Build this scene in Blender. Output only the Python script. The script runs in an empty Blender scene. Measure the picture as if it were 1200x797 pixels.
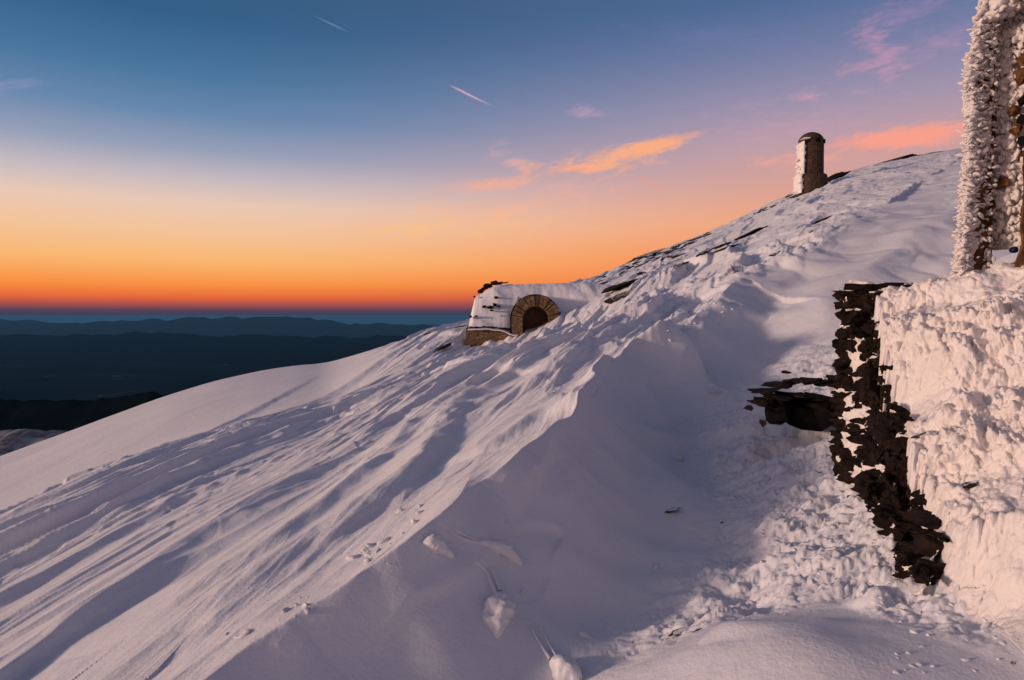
import bpy, bmesh, math, random
import numpy as np
from mathutils import Vector, Matrix, noise as mnoise

random.seed(7)
sc = bpy.context.scene
COL = sc.collection
R = math.radians

# ------------------------------------------------------------------ camera
FOC = 800.0; PITCH = math.atan(28.5/800.0)
cd = bpy.data.cameras.new('camera'); cam = bpy.data.objects.new('camera', cd); COL.objects.link(cam)
cd.lens = 24; cd.sensor_width = 36; cd.clip_start = 0.05; cd.clip_end = 500000
cam.location = (0, 0, 0); cam.rotation_euler = (math.pi/2-PITCH, 0, 0)
sc.camera = cam

def ray(px, py):
    b = -(py-398.5)/FOC
    y = math.cos(PITCH)+b*math.sin(PITCH); z = -math.sin(PITCH)+b*math.cos(PITCH)
    return (px-600)/FOC/y, z/y
def pt(px, py, d):
    a, b = ray(px, py)
    return Vector((a*d, d, b*d))

# ------------------------------------------------------------------ numpy noise
rng = np.random.RandomState(11)
PERM = rng.permutation(512).astype(np.int64)
PERM = np.concatenate([PERM, PERM, PERM])
ANG = rng.rand(512)*2*np.pi
GX = np.cos(ANG); GY = np.sin(ANG)
RX = rng.rand(512); RY = rng.rand(512); RZ = rng.rand(512)
def hsh(ix, iy):
    return PERM[(PERM[ix & 511]+iy) & 511]
def perlin(x, y, s=0):
    x = x+s*17.37; y = y+s*9.71
    x0 = np.floor(x); y0 = np.floor(y)
    fx = x-x0; fy = y-y0
    ix = x0.astype(np.int64); iy = y0.astype(np.int64)
    u = fx*fx*fx*(fx*(fx*6-15)+10); v = fy*fy*fy*(fy*(fy*6-15)+10)
    def g(dx, dy):
        h = hsh(ix+dx, iy+dy)
        return GX[h]*(fx-dx)+GY[h]*(fy-dy)
    a = g(0, 0); b = g(1, 0); c = g(0, 1); d = g(1, 1)
    return ((a+(b-a)*u)*(1-v)+(c+(d-c)*u)*v)*1.5
def fbm(x, y, o=4, s=0, gain=.5, lac=2.03):
    r = 0; a = 1.0
    for i in range(o):
        r = r+a*perlin(x, y, s+i); a *= gain; x = x*lac; y = y*lac
    return r
def worley(x, y, s=0):
    x = x+s*13.1; y = y+s*5.3
    ix = np.floor(x).astype(np.int64); iy = np.floor(y).astype(np.int64)
    f1 = np.full(x.shape, 9.0); f2 = np.full(x.shape, 9.0); val = np.zeros(x.shape)
    for dx in (-1, 0, 1):
        for dy in (-1, 0, 1):
            h = hsh(ix+dx, iy+dy)
            d = np.hypot(ix+dx+RX[h]-x, iy+dy+RY[h]-y)
            near = d < f1
            f2 = np.where(near, f1, np.minimum(f2, d))
            val = np.where(near, RZ[h], val)
            f1 = np.where(near, d, f1)
    return f1, f2, val
def sm(a, b, x):
    t = np.clip((x-a)/(b-a), 0, 1)
    return t*t*(3-2*t)

# ------------------------------------------------------------------ macro terrain
def plane(x, y): return -1.6+.34*x+.024*y
SKY = [(-900,760,30),(-300,650,32),(0,548,35),(60,523,37),(120,498,39),(200,466,42),(250,450,44),(300,438,46),(345,430,48),(385,427,48),
       (430,413,45),(460,404,42),(500,391,40),(530,382,40),(550,379,41),(600,352,58),(640,340,64),(684,329,68),(700,325,70),(750,303,75),
       (800,284,80),(850,264,82),(880,250,82),(905,237,80),(932,224,78),(970,208,80),(1000,199,84),(1050,187,90),(1120,174,95),(1200,166,95),(1400,150,95),(2000,100,95)]
_th = []; _ex = []; _R = []
for (px, py, D) in SKY:
    p = pt(px, py, D); _th.append(math.atan2(p.x, p.y)); _ex.append(p.z-plane(p.x, p.y)); _R.append(math.hypot(p.x, p.y))
_th = [-math.pi, -2.0]+_th+[2.0, math.pi]; _ex = [0, 0]+_ex+[0, 0]; _R = [60, 45]+_R+[110, 90]

_tg = np.linspace(-math.pi, math.pi, 2881); _kern = np.exp(-.5*(np.arange(-24, 25)/6.0)**2); _kern /= _kern.sum()
def _smt(v):
    q = np.interp(_tg, _th, v); return np.convolve(np.pad(q, 24, mode='edge'), _kern, 'valid')
_exs = _smt(_ex); _Rs = _smt(_R)
# bank of snow on the right, thin plate through measured points
BANK = [(1000,338,5.2),(1040,345,5.0),(1095,336,5.2),(1130,320,4.62),(1200,311,4.4),(1320,296,4.6),(1060,450,4.35),(1200,420,3.9),
        (1090,545,3.75),(1200,520,3.35),(1108,630,3.22),(1200,620,2.9),(1090,690,3.08),(1200,735,2.5),(1320,600,2.9),(1350,760,2.25),(1150,712,2.75),(1140,400,4.12),(1150,500,3.75)]
BP = np.array([list(pt(*b)) for b in BANK])
def _phi(r): return np.where(r > 1e-9, r*r*np.log(np.maximum(r, 1e-9)), 0)
_n = len(BP); _A = np.zeros((_n+3, _n+3))
_d = np.hypot(BP[:, None, 0]-BP[None, :, 0], BP[:, None, 1]-BP[None, :, 1])
_A[:_n, :_n] = _phi(_d)+np.eye(_n)*.008; _A[:_n, _n] = 1; _A[:_n, _n+1:] = BP[:, :2]; _A[_n, :_n] = 1; _A[_n+1:, :_n] = BP[:, :2].T
_w = np.linalg.solve(_A, np.concatenate([BP[:, 2], [0, 0, 0]]))
def bank(x, y):
    x = np.clip(x, .8, 5.5); y = np.clip(y, 1.2, 6.2)
    z = _w[_n]+_w[_n+1]*x+_w[_n+2]*y
    for i in range(_n): z = z+_w[i]*_phi(np.hypot(x-BP[i, 0], y-BP[i, 1]))
    return z

def crom(P, n):
    out = []
    for i in range(n):
        f = i/(n-1)*(len(P)-1); k = min(int(f), len(P)-2); t = f-k
        p0 = P[max(0, k-1)]; p1 = P[k]; p2 = P[k+1]; p3 = P[min(len(P)-1, k+2)]
        out.append(tuple(.5*((2*p1[j])+(p2[j]-p0[j])*t+(2*p0[j]-5*p1[j]+4*p2[j]-p3[j])*t*t+(3*p1[j]-p0[j]-3*p2[j]+p3[j])*t**3) for j in (0, 1)))
    return out
def polysd(x, y, P):
    """signed distance to polyline (right side positive), and arc parameter in point units"""
    best = np.full(x.shape, 1e9); sd = np.zeros(x.shape); tt = np.zeros(x.shape)
    n = len(P)-1
    for i in range(n):
        ax, ay = P[i][:2]; bx, by = P[i+1][:2]
        dx, dy = bx-ax, by-ay; L2 = dx*dx+dy*dy
        t = ((x-ax)*dx+(y-ay)*dy)/L2
        tc = np.clip(t, 0, 1)
        qx = x-(ax+tc*dx); qy = y-(ay+tc*dy)
        d = np.hypot(qx, qy)
        sgn = np.sign((x-ax)*dy-(y-ay)*dx)
        m = d < best
        best = np.where(m, d, best); sd = np.where(m, sgn*d, sd); tt = np.where(m, i+tc, tt)
    return sd, tt

def gp(px, py, lift=0.0, it=True):
    """plan position where the pixel's ray meets the macro plane raised by lift"""
    a, b = ray(px, py)
    d = (-1.6+lift)/(b-.34*a-.024)
    return (a*d, d)
CL = [(265,797,.30),(345,732,.33),(420,680,.35),(485,640,.37),(560,580,.38),(610,543,.38),(655,508,.36),(690,463,.31),
      (706,438,.25),(745,413,.20),(792,392,.15),(850,352,.08),(905,326,.04),(960,306,0)]
CREST = [(-5.0, .0), (-2.5, 1.7)]+[gp(*c) for c in CL]
LIFT = [.2, .27]+[c[2] for c in CL]+[0]
CREST += [(CREST[-1][0]+6, CREST[-1][1]+8)]
WALLB = [(985,548,5.35),(1000,560,5.0),(1028,618,4.25),(1058,658,3.65),(1086,682,3.16)]
WB = [pt(*p) for p in WALLB]
WALLT = [(990,338,5.35),(1034,347,5.02),(1046,440,4.6),(1078,535,3.95),(1108,622,3.32)]
WT = [pt(*p) for p in WALLT]
TOE = [(WB[0].x+.06, WB[0].y+.3)]+[(p.x+.05, p.y) for p in WB]+[(pt(1150,716,2.72).x, 2.72), (pt(1200,742,2.45).x, 2.45), (2.2, 1.6), (2.6, .5)]

# hand placed snow ridges: points (px,py), height, width left, width right
RIDGES = [
 ([(0,700),(150,628),(300,548),(400,500)], .14, .9, .22),
 ([(60,797),(200,690),(300,625),(420,545),(520,478)], .15, .7, .25),
 ([(150,797),(260,715),(380,622),(470,545),(520,490)], .10, .5, .18),
 ([(233,797),(327,715),(443,631),(500,561),(530,512),(560,470)], .15, .5, .22),
 ([(0,640),(120,590),(260,520),(360,470)], .12, 1.2, .3),
 ([(560,575),(600,545),(652,510)], .10, .35, .12),
 ([(440,560),(530,515),(600,470),(650,440)], .12, .7, .3),
 ([(540,520),(600,490),(670,450),(720,428)], .12, .6, .2),
 ([(395,560),(480,500),(560,450),(600,425)], .12, .9, .3),
 ([(320,500),(420,455),(500,420),(560,405)], .16, 1.3, .4),
 ([(575,470),(620,440),(640,415),(622,398)], .16, .9, .25),
 ([(640,470),(680,440),(720,410),(735,390)], .15, .8, .25),
 ([(500,470),(545,445),(570,425),(560,408)], .15, .9, .25),
]
RIDGES = [(crom([gp(*p) for p in P], 14), h, wl, wr) for P, h, wl, wr in RIDGES]
def hp(px, py, lift): return gp(px, py, lift)
# swells on the open slope: plan polylines (x,y), height, left width, right width
HOLLOW = [
 ([hp(850,400,-.2), hp(880,350,-.1), hp(940,320,0), hp(1000,300,0)], .16, .8, .5),
 ([hp(900,350,0), hp(960,335,0), hp(1040,290,0), hp(1110,250,0)], .25, 1.3, .6),
 ([hp(780,345,0), hp(800,330,0), hp(832,322,0)], .55, 1.6, .25),
]
_al = [.45*c[0]+.9*c[1] for c in CREST]
CRESTS = crom(CREST, 70)
def ridge(x, y, P, h, wl, wr):
    w = 2.6*max(wl, wr); out = np.zeros(x.shape)
    xs_ = [p[0] for p in P]; ys_ = [p[1] for p in P]
    m = (x > min(xs_)-w) & (x < max(xs_)+w) & (y > min(ys_)-w) & (y < max(ys_)+w)
    if not m.any(): return out
    sd, t = polysd(x[m], y[m], P)
    n = len(P)-1
    tap = np.sin(np.pi*np.clip((t+.02*n)/(n*1.04), 0, 1))**.6
    f = np.where(sd < 0, np.exp(-(np.abs(sd)/wl)**1.3), np.exp(-(sd/wr)**2))
    out[m] = h*f*tap
    return out

def wallmask(x, y):
    """1 on the terrace to the right of the stone wall"""
    sd, t = polysd(x, y, TOE)
    w = sm(0.0, 1.0, -sd/(.10+.40*(1-sm(2.7, 3.25, y))))
    back = 1-sm(5.28, 5.42, y+0*x)
    far = 1-sm(5.6, 6.6, x)
    return w*back*far

def bankrel(X, Y, Zb):
    u = .7*X-.7*Y; v = .55*X+.55*Y+1.15*Zb
    wpx = .30*perlin(u*2.2, v*2.2, 121); wpy = .30*perlin(u*2.2, v*2.2, 122)
    w1, w2, v1 = worley(u*5.0+wpx, v*2.6+wpy, 9)
    w3, w4, v2 = worley(u*11+wpx*2, v*6+wpy*2, 10)
    w5, w6, v3 = worley(u*24+wpx*3, v*13+wpy, 12)
    w7, w8, v4 = worley(u*50+wpx*3, v*28+wpy, 13)
    patch = np.clip(.78+1.4*perlin(u*1.1, v*1.1, 123), .34, 1.3)
    return .09*fbm(u*1.5, v*1.5, 3, 124)+patch*(.08*(1-w1**1.4)*(.3+v1)+.075*(1-w3**1.2)*(.1+v2)+.050*(1-w5)*v3+.022*(1-w7)*v4+.02*np.abs(perlin(u*14, v*9, 125)))-.035

def height(x, y, detail=True):
    x = np.asarray(x, float); y = np.asarray(y, float)
    r = np.hypot(x, y); th = np.arctan2(x, y)
    ex = np.interp(th, _tg, _exs); RR = np.interp(th, _tg, _Rs)
    q = np.clip(r-RR, 0, None)
    drop = np.where(q < 25, .012*q*q, .3*q*2*.5+7.5-7.5)
    drop = np.where(q < 25, .012*q*q, 7.5+.6*(q-25))
    z = plane(x, y)*1.0
    # beyond the brow do not keep climbing
    pc = np.minimum(1.0, RR/np.maximum(r, 1e-6))
    z = plane(x*pc, y*pc)+ex*np.clip(r/RR, 0, 1)**1.5-drop
    # lower fold before the smooth left shoulder
    z = z-.5*np.exp(-((r-27)/7)**2)*sm(-.05, -.3, th)*sm(-1.6, -.9, th)
    z = z-1.05*np.exp(-((x+.2)/3.4)**2-((y-26)/6.5)**2)
    # hollow to the right of the crest
    wob = .10*perlin(x*.8, y*.8, 3)+.05*perlin(x*2.1, y*2.1, 4)
    sd, t = polysd(x, y, CRESTS)
    sdw = sd+wob
    cy = np.clip(y-.3*np.clip(sd, 0, 5), 0, 60)
    H = np.interp(cy, [0, 2, 3.2, 5, 8, 10.5, 12.5, 16, 22, 26], [.40, .48, .58, .78, .95, .86, .60, .36, .12, 0])
    W = np.interp(cy, [0, 3, 6, 8, 11, 14, 20], [1.7, 1.6, 1.45, 1.25, 1.0, 1.2, 2.0])
    rec = 1-sm(2.6, 6.5+.15*y, sdw)
    near = 1-.55*np.exp(-((x-1.0)/.75)**2-((y-2.7)/.75)**2)
    Lh = np.interp(.45*x+.9*y, _al, LIFT)
    pr = 1-(1-np.clip(sdw/W, 0, 1))**2.1
    pr = .75*pr+.25*sm(0, 1, sdw/W)
    z = z-H*pr*rec*near+Lh*np.where(sdw < 0, np.exp(-(np.abs(sdw)/1.5)), (1-pr))
    wx = x+.12*perlin(x*1.1, y*1.1, 21)+.04*perlin(x*3.3, y*3.3, 22); wy = y+.12*perlin(x*1.1, y*1.1, 23)
    m = r < 60
    left = 1-sm(-.1-.06*np.clip(r-12, 0, 60), .25, sdw)
    if m.any():
        xx, yy = wx[m], wy[m]; add = np.zeros(xx.shape)
        la = left[m]
        for P, h, wl, wr in RIDGES: add += la*ridge(xx, yy, P, h, wl, wr)
        for P, h, wl, wr in HOLLOW: add += ridge(xx, yy, P, h, wl, wr)
        z[m] += add
    tm = np.zeros(x.shape)
    m = (r < 9) & (x > .8) & (y > 0)
    if m.any():
        tm[m] = wallmask(x[m], y[m])
        b = bank(x[m], y[m])
        z[m] = z[m]*(1-tm[m])+np.maximum(z[m]-.3, b)*tm[m]
    # pit under the rock ledge
    m = (r < 14) & (x > 1) & (y > 3)
    if m.any():
        px_, py_ = x[m]-PIT[0], y[m]-PIT[1]
        z[m] -= .20*np.exp(-(np.abs(px_)/.33)**4-(np.abs(py_)/.24)**4)
    if not detail: return z
    # ---------------- detail
    a = .944*x-.33*y; l = .33*x+.944*y
    fade = 1-sm(70, 140, r)
    smooth_sh = sm(21, 27, r+2.5*perlin(x*.2, y*.2, 31))*sm(-.10, -.24, th)
    sas = left*(1-.93*smooth_sh)*fade
    sas = sas*(1-tm)
    slope_far = (1-left)*(1-tm)*fade
    m = (sas > .01)
    if m.any():
        A = a[m]; L = l[m]; rr = r[m]
        Aw = A+.9*perlin(L*.06, A*.12, 40)+.45*perlin(L*.17, A*.35, 41)+.12*perlin(L*.5, A*1.0, 42)
        add = np.zeros(A.shape)
        for k, (lam, am) in enumerate([(2.3, .21), (1.05, .105), (.47, .042), (.2, .013)]):
            ph = Aw/lam+.9*perlin(L/(lam*6.5), Aw/(lam*2.2), 50+k)
            f = ph-np.floor(ph)
            e = (.84, .84, .74, .70)[k]
            saw = np.where(f < e, (f/e)**1.35, np.clip((1-f)/(1-e), 0, 1)**1.4)
            amp = am*np.clip(.55+1.1*perlin(L/(lam*6.5), A/(lam*1.5), 60+k), 0, 1.4)
            add += amp*saw
        # eroded terraces with crisp curved edges
        for k, (lam, am) in enumerate([(2.6, .10), (1.1, .04), (.5, .014)]):
            am = am*(.15+1.1*sm(7, 12, rr))
            n = 1.8*fbm(L/(lam*2.6)+.3*perlin(A/lam, L/lam, 70+k), Aw/lam, 3, 73+k, .45)
            f = n-np.floor(n)
            add += am*(np.floor(n)+sm(0, .22, f))*np.clip(.4+perlin(L/(lam*4), A/(lam*4), 80+k), 0, 1)
        add += .018*fbm(L*.8, Aw*6, 4, 90, .6)*np.clip(.5+perlin(L*.4, A*.4, 95), 0, 1)
        z[m] += add*sas[m]*(.85+.35*sm(5, 15, rr)-.35*sm(26, 50, rr))
    # far right slope: crust, low drifts
    m = slope_far > .01
    if m.any():
        X = x[m]; Y = y[m]; rr = r[m]; A = a[m]; L = l[m]
        big = .16*fbm(X*.16, Y*.16, 3, 100)*sm(9, 20, rr)
        n = fbm(A*.5+.4*perlin(X*.6, Y*.6, 101), L*.22, 3, 102)
        dr = .10*np.abs(n)*sm(7, 14, rr)
        f1, f2, v = worley(X*1.6+.4*perlin(X*2, Y*2, 103), Y*1.1, 5)
        crust = .05*(v-.5)*sm(0, .25, f2-f1)*np.clip(perlin(X*.15, Y*.15, 104)*2.2, 0, 1)*sm(9, 18, rr)
        # hollow floor: fine feathery crust near the wall
        hm = sm(.9, 1.7, sdw[m])*(1-sm(9, 13, rr))
        # keep the near apron smooth
        ap = sm(2.9, 3.5, Y+.25*perlin(X*1.5, Y*1.5, 105)-.15*np.clip(X, -1, 2)+.9*sm(1.55, 1.9, X))
        ap = np.maximum(ap, 0)
        hm = hm*ap
        w1, w2, v1 = worley(X*6+.5*perlin(X*4, Y*4, 110), Y*9, 7)
        w3, w4, v2 = worley(X*14+.5*perlin(X*9, Y*9, 111), Y*19, 8)
        c = .030*fbm(X*2.2, Y*3.2, 4, 112, .55)+.026*(1-w1)*v1+.012*(1-w3)*v2+.010*np.abs(perlin(X*20, Y*28, 113))
        gent = .05*fbm(X*.9, Y*.9, 2, 114)*(1-sm(10, 14, rr))
        z[m] += (big+dr+crust)*slope_far[m]+(c*hm*1.9+gent)*slope_far[m]
        lee = (1-sm(9, 16, rr))*(1-hm)*(1-sm(1.0, 1.7, sdw[m]))*sm(3.9, 5.0, rr)
        st_ = .012*fbm(L*1.3, A*9+.8*perlin(L, A, 141), 4, 142, .6)*np.clip(.5+perlin(L*.5, A*.9, 143)*1.5, 0, 1)+.05*fbm(L*.35, A*1.1, 2, 146)
        z[m] += st_*lee*slope_far[m]
        lumps = np.clip(perlin(X*3.2, Y*3.2, 117)-.1, 0, 1)*.10*np.exp(-((Y-3.25)/.28)**2)*sm(.5, .9, X)
        z[m] += lumps*slope_far[m]
    m = tm > .01
    if m.any():
        z[m] += .62*bankrel(x[m], y[m], z[m])*tm[m]*(1-.7*sm(4.7, 5.2, y[m]))
    # far shoulder: gentle swell only
    z += .05*perlin(x*.25, y*.25, 130)*smooth_sh
    z += np.where(r > 140, np.clip(r-140, 0, 400)*.10*fbm(x*.004, y*.004, 5, 140), 0)
    return np.maximum(z, -1540)

PIT = (0, 0)
PIT = (pt(940, 497, 6.55).x, 6.55)

# forms carved inside the hollow, laid on the bare macro surface
_d0 = np.geomspace(1.4, 60, 1500)
def hit0(px, py):
    a, b = ray(px, py); k = np.nonzero(height(a*_d0, _d0, False) > b*_d0)[0]
    d = _d0[k[0]] if len(k) else 60.
    return (a*d, d)
_NEW = []
for P, h, wl, wr in [
    ([(768,494),(752,470),(735,449),(712,441),(690,452),(680,478)], 17, 38, 18),
    ([(822,445),(812,432),(800,415),(796,395)], 26, 60, 10),
    ([(640,478),(700,502),(760,522),(830,521),(880,506),(897,480)], 15, 26, 22),
    ([(600,598),(625,562),(650,520),(668,500)], 9, 40, 8),
    ([(600,612),(640,622),(665,642),(655,668),(625,690)], 6, 30, 5),
    ([(420,795),(480,712),(540,655),(590,610)], 5, 26, 8),
    ([(700,700),(750,688),(800,692),(840,715),(860,790)], 7, 30, 30),
    ([(560,700),(640,660),(720,640),(760,600)], 8, 60, 40),
    ([(760,560),(800,600),(900,620),(960,660)], 8, 60, 40)]:
    Q = [hit0(*p) for p in P]; dm = sum(q[1] for q in Q)/len(Q)/FOC
    _NEW.append((crom(Q, 14), h*dm, wl*dm, wr*dm))
HOLLOW += _NEW
_dd = np.geomspace(1.4, 130, 900)
def hit(px, py):
    a, b = ray(px, py)
    h = height(a*_dd, _dd)
    k = np.nonzero(h > b*_dd)[0]
    if len(k) == 0: return None
    d2 = np.linspace(_dd[max(0, k[0]-1)], _dd[k[0]], 24)
    k = np.nonzero(height(a*d2, d2) > b*d2)[0]
    d = d2[k[0]] if len(k) else d2[-1]
    return Vector((a*d, d, b*d))
def ground(x, y): return float(height(np.array([x]), np.array([y]))[0])

# ------------------------------------------------------------------ helpers
def link(o, parent=None):
    COL.objects.link(o)
    if parent is not None: o.parent = parent
    return o
def tag(o, label=None, cat=None, group=None, kind=None):
    if label: o['label'] = label
    if cat: o['category'] = cat
    if group: o['group'] = group
    if kind: o['kind'] = kind
    return o
def empty(name, loc=(0, 0, 0)):
    o = bpy.data.objects.new(name, None); o.location = loc; o.empty_display_size = .2
    return link(o)
def mesh_np(name, V, F, mat, parent=None, smooth=True):
    me = bpy.data.meshes.new(name)
    V = np.asarray(V, np.float32); F = np.asarray(F, np.int32)
    me.vertices.add(len(V)); me.vertices.foreach_set('co', V.ravel())
    me.loops.add(F.size); me.loops.foreach_set('vertex_index', F.ravel())
    me.polygons.add(len(F)); me.polygons.foreach_set('loop_start', np.arange(0, F.size, F.shape[1], dtype=np.int32))
    me.update(calc_edges=True)
    me.polygons.foreach_set('use_smooth', np.full(len(F), smooth))
    me.materials.append(mat)
    return link(bpy.data.objects.new(name, me), parent)
def fix_normals(me):
    b = bmesh.new(); b.from_mesh(me)
    bnd = [e for e in b.edges if e.is_boundary]
    if bnd: bmesh.ops.holes_fill(b, edges=bnd, sides=0)
    bmesh.ops.recalc_face_normals(b, faces=b.faces); b.to_mesh(me); b.free()
def grid_faces(nr, nc, wrap=False):
    i = np.arange(nr-1)[:, None]; j = np.arange(nc if wrap else nc-1)[None, :]
    j2 = (j+1) % nc
    return np.stack([i*nc+j, i*nc+j2, (i+1)*nc+j2, (i+1)*nc+j], -1).reshape(-1, 4)
def bm_obj(name, bm, mat, parent=None, smooth=False):
    me = bpy.data.meshes.new(name); bm.to_mesh(me); bm.free()
    for p in me.polygons: p.use_smooth = smooth
    me.materials.append(mat)
    return link(bpy.data.objects.new(name, me), parent)

# ------------------------------------------------------------------ materials
def newmat(name):
    m = bpy.data.materials.new(name); m.use_nodes = True
    nt = m.node_tree; return m, nt, nt.nodes['Principled BSDF'], nt.nodes, nt.links
def N(nodes, t, **k):
    n = nodes.new(t)
    for a, b in k.items():
        if a in n.inputs: n.inputs[a].default_value = b
        else: setattr(n, a, b)
    return n
def snow_mat(name='snow', col=(.80, .80, .83), bump=1.0, dirt=False):
    m, nt, bs, nd, lk = newmat(name)
    tc = N(nd, 'ShaderNodeTexCoord')
    n1 = N(nd, 'ShaderNodeTexNoise', Scale=55, Detail=6, Roughness=.65)
    n2 = N(nd, 'ShaderNodeTexNoise', Scale=7, Detail=5, Roughness=.6)
    lk.new(tc.outputs['Object'], n1.inputs['Vector']); lk.new(tc.outputs['Object'], n2.inputs['Vector'])
    b1 = N(nd, 'ShaderNodeBump', Strength=.35*bump, Distance=.012)
    b2 = N(nd, 'ShaderNodeBump', Strength=.25*bump, Distance=.05)
    lk.new(n1.outputs['Fac'], b1.inputs['Height']); lk.new(n2.outputs['Fac'], b2.inputs['Height'])
    lk.new(b2.outputs['Normal'], b1.inputs['Normal']); lk.new(b1.outputs['Normal'], bs.inputs['Normal'])
    mx = N(nd, 'ShaderNodeMix', data_type='RGBA')
    mx.inputs[6].default_value = (*[c*.93 for c in col], 1); mx.inputs[7].default_value = (*col, 1)
    lk.new(n2.outputs['Fac'], mx.inputs[0]); lk.new(mx.outputs[2], bs.inputs['Base Color'])
    bs.inputs['Roughness'].default_value = .55
    bs.inputs['Specular IOR Level'].default_value = .25
    return m, nt, bs, nd, lk, mx
def terrain_mat():
    m, nt, bs, nd, lk, mx = snow_mat('snow_surface')
    # dark bare ground low on the flank
    ge = N(nd, 'ShaderNodeNewGeometry'); sp = N(nd, 'ShaderNodeSeparateXYZ'); lk.new(ge.outputs['Position'], sp.inputs[0])
    nz = N(nd, 'ShaderNodeTexNoise', Scale=.02, Detail=6); lk.new(ge.outputs['Position'], nz.inputs['Vector'])
    ad = N(nd, 'ShaderNodeMath', operation='MULTIPLY_ADD'); ad.inputs[1].default_value = 90; lk.new(nz.outputs['Fac'], ad.inputs[0]); lk.new(sp.outputs['Z'], ad.inputs[2])
    mr = N(nd, 'ShaderNodeMapRange'); mr.inputs['From Min'].default_value = -60; mr.inputs['From Max'].default_value = -50
    lk.new(ad.outputs[0], mr.inputs['Value'])
    m2 = N(nd, 'ShaderNodeMix', data_type='RGBA'); m2.inputs[6].default_value = (.035, .035, .032, 1)
    lk.new(mr.outputs[0], m2.inputs[0]); lk.new(mx.outputs[2], m2.inputs[7]); lk.new(m2.outputs[2], bs.inputs['Base Color'])
    return m
def rock_mat(name, c1, c2, scale=6, snow=True, thr=.72):
    m, nt, bs, nd, lk = newmat(name)
    tc = N(nd, 'ShaderNodeTexCoord'); ge = N(nd, 'ShaderNodeNewGeometry')
    n1 = N(nd, 'ShaderNodeTexNoise', Scale=scale, Detail=8, Roughness=.65); lk.new(ge.outputs['Position'], n1.inputs['Vector'])
    cr = N(nd, 'ShaderNodeValToRGB'); cr.color_ramp.elements[0].position = .35; cr.color_ramp.elements[1].position = .7
    cr.color_ramp.elements[0].color = (*c1, 1); cr.color_ramp.elements[1].color = (*c2, 1)
    lk.new(n1.outputs['Fac'], cr.inputs[0])
    b = N(nd, 'ShaderNodeBump', Strength=.7, Distance=.03); lk.new(n1.outputs['Fac'], b.inputs['Height']); lk.new(b.outputs['Normal'], bs.inputs['Normal'])
    out = cr.outputs[0]
    if snow:
        sp = N(nd, 'ShaderNodeSeparateXYZ'); lk.new(ge.outputs['Normal'], sp.inputs[0])
        n2 = N(nd, 'ShaderNodeTexNoise', Scale=scale*2, Detail=4); lk.new(ge.outputs['Position'], n2.inputs['Vector'])
        ad = N(nd, 'ShaderNodeMath', operation='MULTIPLY_ADD'); ad.inputs[1].default_value = .5; lk.new(n2.outputs['Fac'], ad.inputs[0]); lk.new(sp.outputs['Z'], ad.inputs[2])
        mr = N(nd, 'ShaderNodeMapRange'); mr.inputs['From Min'].default_value = thr+.23; mr.inputs['From Max'].default_value = thr+.30
        lk.new(ad.outputs[0], mr.inputs['Value'])
        mx = N(nd, 'ShaderNodeMix', data_type='RGBA'); mx.inputs[7].default_value = (.8, .8, .83, 1)
        lk.new(mr.outputs[0], mx.inputs[0]); lk.new(out, mx.inputs[6]); out = mx.outputs[2]
    lk.new(out, bs.inputs['Base Color']); bs.inputs['Roughness'].default_value = .9; bs.inputs['Specular IOR Level'].default_value = .12
    return m
def masonry_mat(name, c1, c2, mortar, sx=3.5, sy=7, bumpd=.02):
    m, nt, bs, nd, lk = newmat(name)
    ge = N(nd, 'ShaderNodeNewGeometry')
    mp = N(nd, 'ShaderNodeMapping'); mp.inputs['Scale'].default_value = (sx, sx, sy); lk.new(ge.outputs['Position'], mp.inputs[0])
    nw = N(nd, 'ShaderNodeTexNoise', Scale=2.5, Detail=3); lk.new(ge.outputs['Position'], nw.inputs['Vector'])
    va = N(nd, 'ShaderNodeVectorMath', operation='ADD'); lk.new(mp.outputs[0], va.inputs[0]); lk.new(nw.outputs['Color'], va.inputs[1])
    vo = N(nd, 'ShaderNodeTexVoronoi', feature='DISTANCE_TO_EDGE', Scale=1); lk.new(va.outputs[0], vo.inputs['Vector'])
    vc = N(nd, 'ShaderNodeTexVoronoi', Scale=1); lk.new(va.outputs[0], vc.inputs['Vector'])
    n1 = N(nd, 'ShaderNodeTexNoise', Scale=9, Detail=8, Roughness=.7); lk.new(ge.outputs['Position'], n1.inputs['Vector'])
    sx_ = N(nd, 'ShaderNodeSeparateXYZ'); lk.new(vc.outputs['Color'], sx_.inputs[0])
    av = N(nd, 'ShaderNodeMath', operation='ADD'); lk.new(sx_.outputs[0], av.inputs[0]); lk.new(n1.outputs['Fac'], av.inputs[1])
    hv = N(nd, 'ShaderNodeMath', operation='MULTIPLY'); hv.inputs[1].default_value = .5; lk.new(av.outputs[0], hv.inputs[0])
    mx = N(nd, 'ShaderNodeMix', data_type='RGBA'); mx.inputs[6].default_value = (*c1, 1); mx.inputs[7].default_value = (*c2, 1); lk.new(hv.outputs[0], mx.inputs[0])
    mr = N(nd, 'ShaderNodeMapRange'); mr.inputs['From Min'].default_value = .02; mr.inputs['From Max'].default_value = .09; lk.new(vo.outputs['Distance'], mr.inputs['Value'])
    m2 = N(nd, 'ShaderNodeMix', data_type='RGBA'); m2.inputs[6].default_value = (*mortar, 1); lk.new(mr.outputs[0], m2.inputs[0]); lk.new(mx.outputs[2], m2.inputs[7])
    lk.new(m2.outputs[2], bs.inputs['Base Color'])
    b = N(nd, 'ShaderNodeBump', Strength=.8, Distance=bumpd); lk.new(mr.outputs[0], b.inputs['Height'])
    b2 = N(nd, 'ShaderNodeBump', Strength=.6, Distance=bumpd); lk.new(n1.outputs['Fac'], b2.inputs['Height']); lk.new(b.outputs['Normal'], b2.inputs['Normal'])
    lk.new(b2.outputs['Normal'], bs.inputs['Normal']); bs.inputs['Roughness'].default_value = .9
    return m
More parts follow.
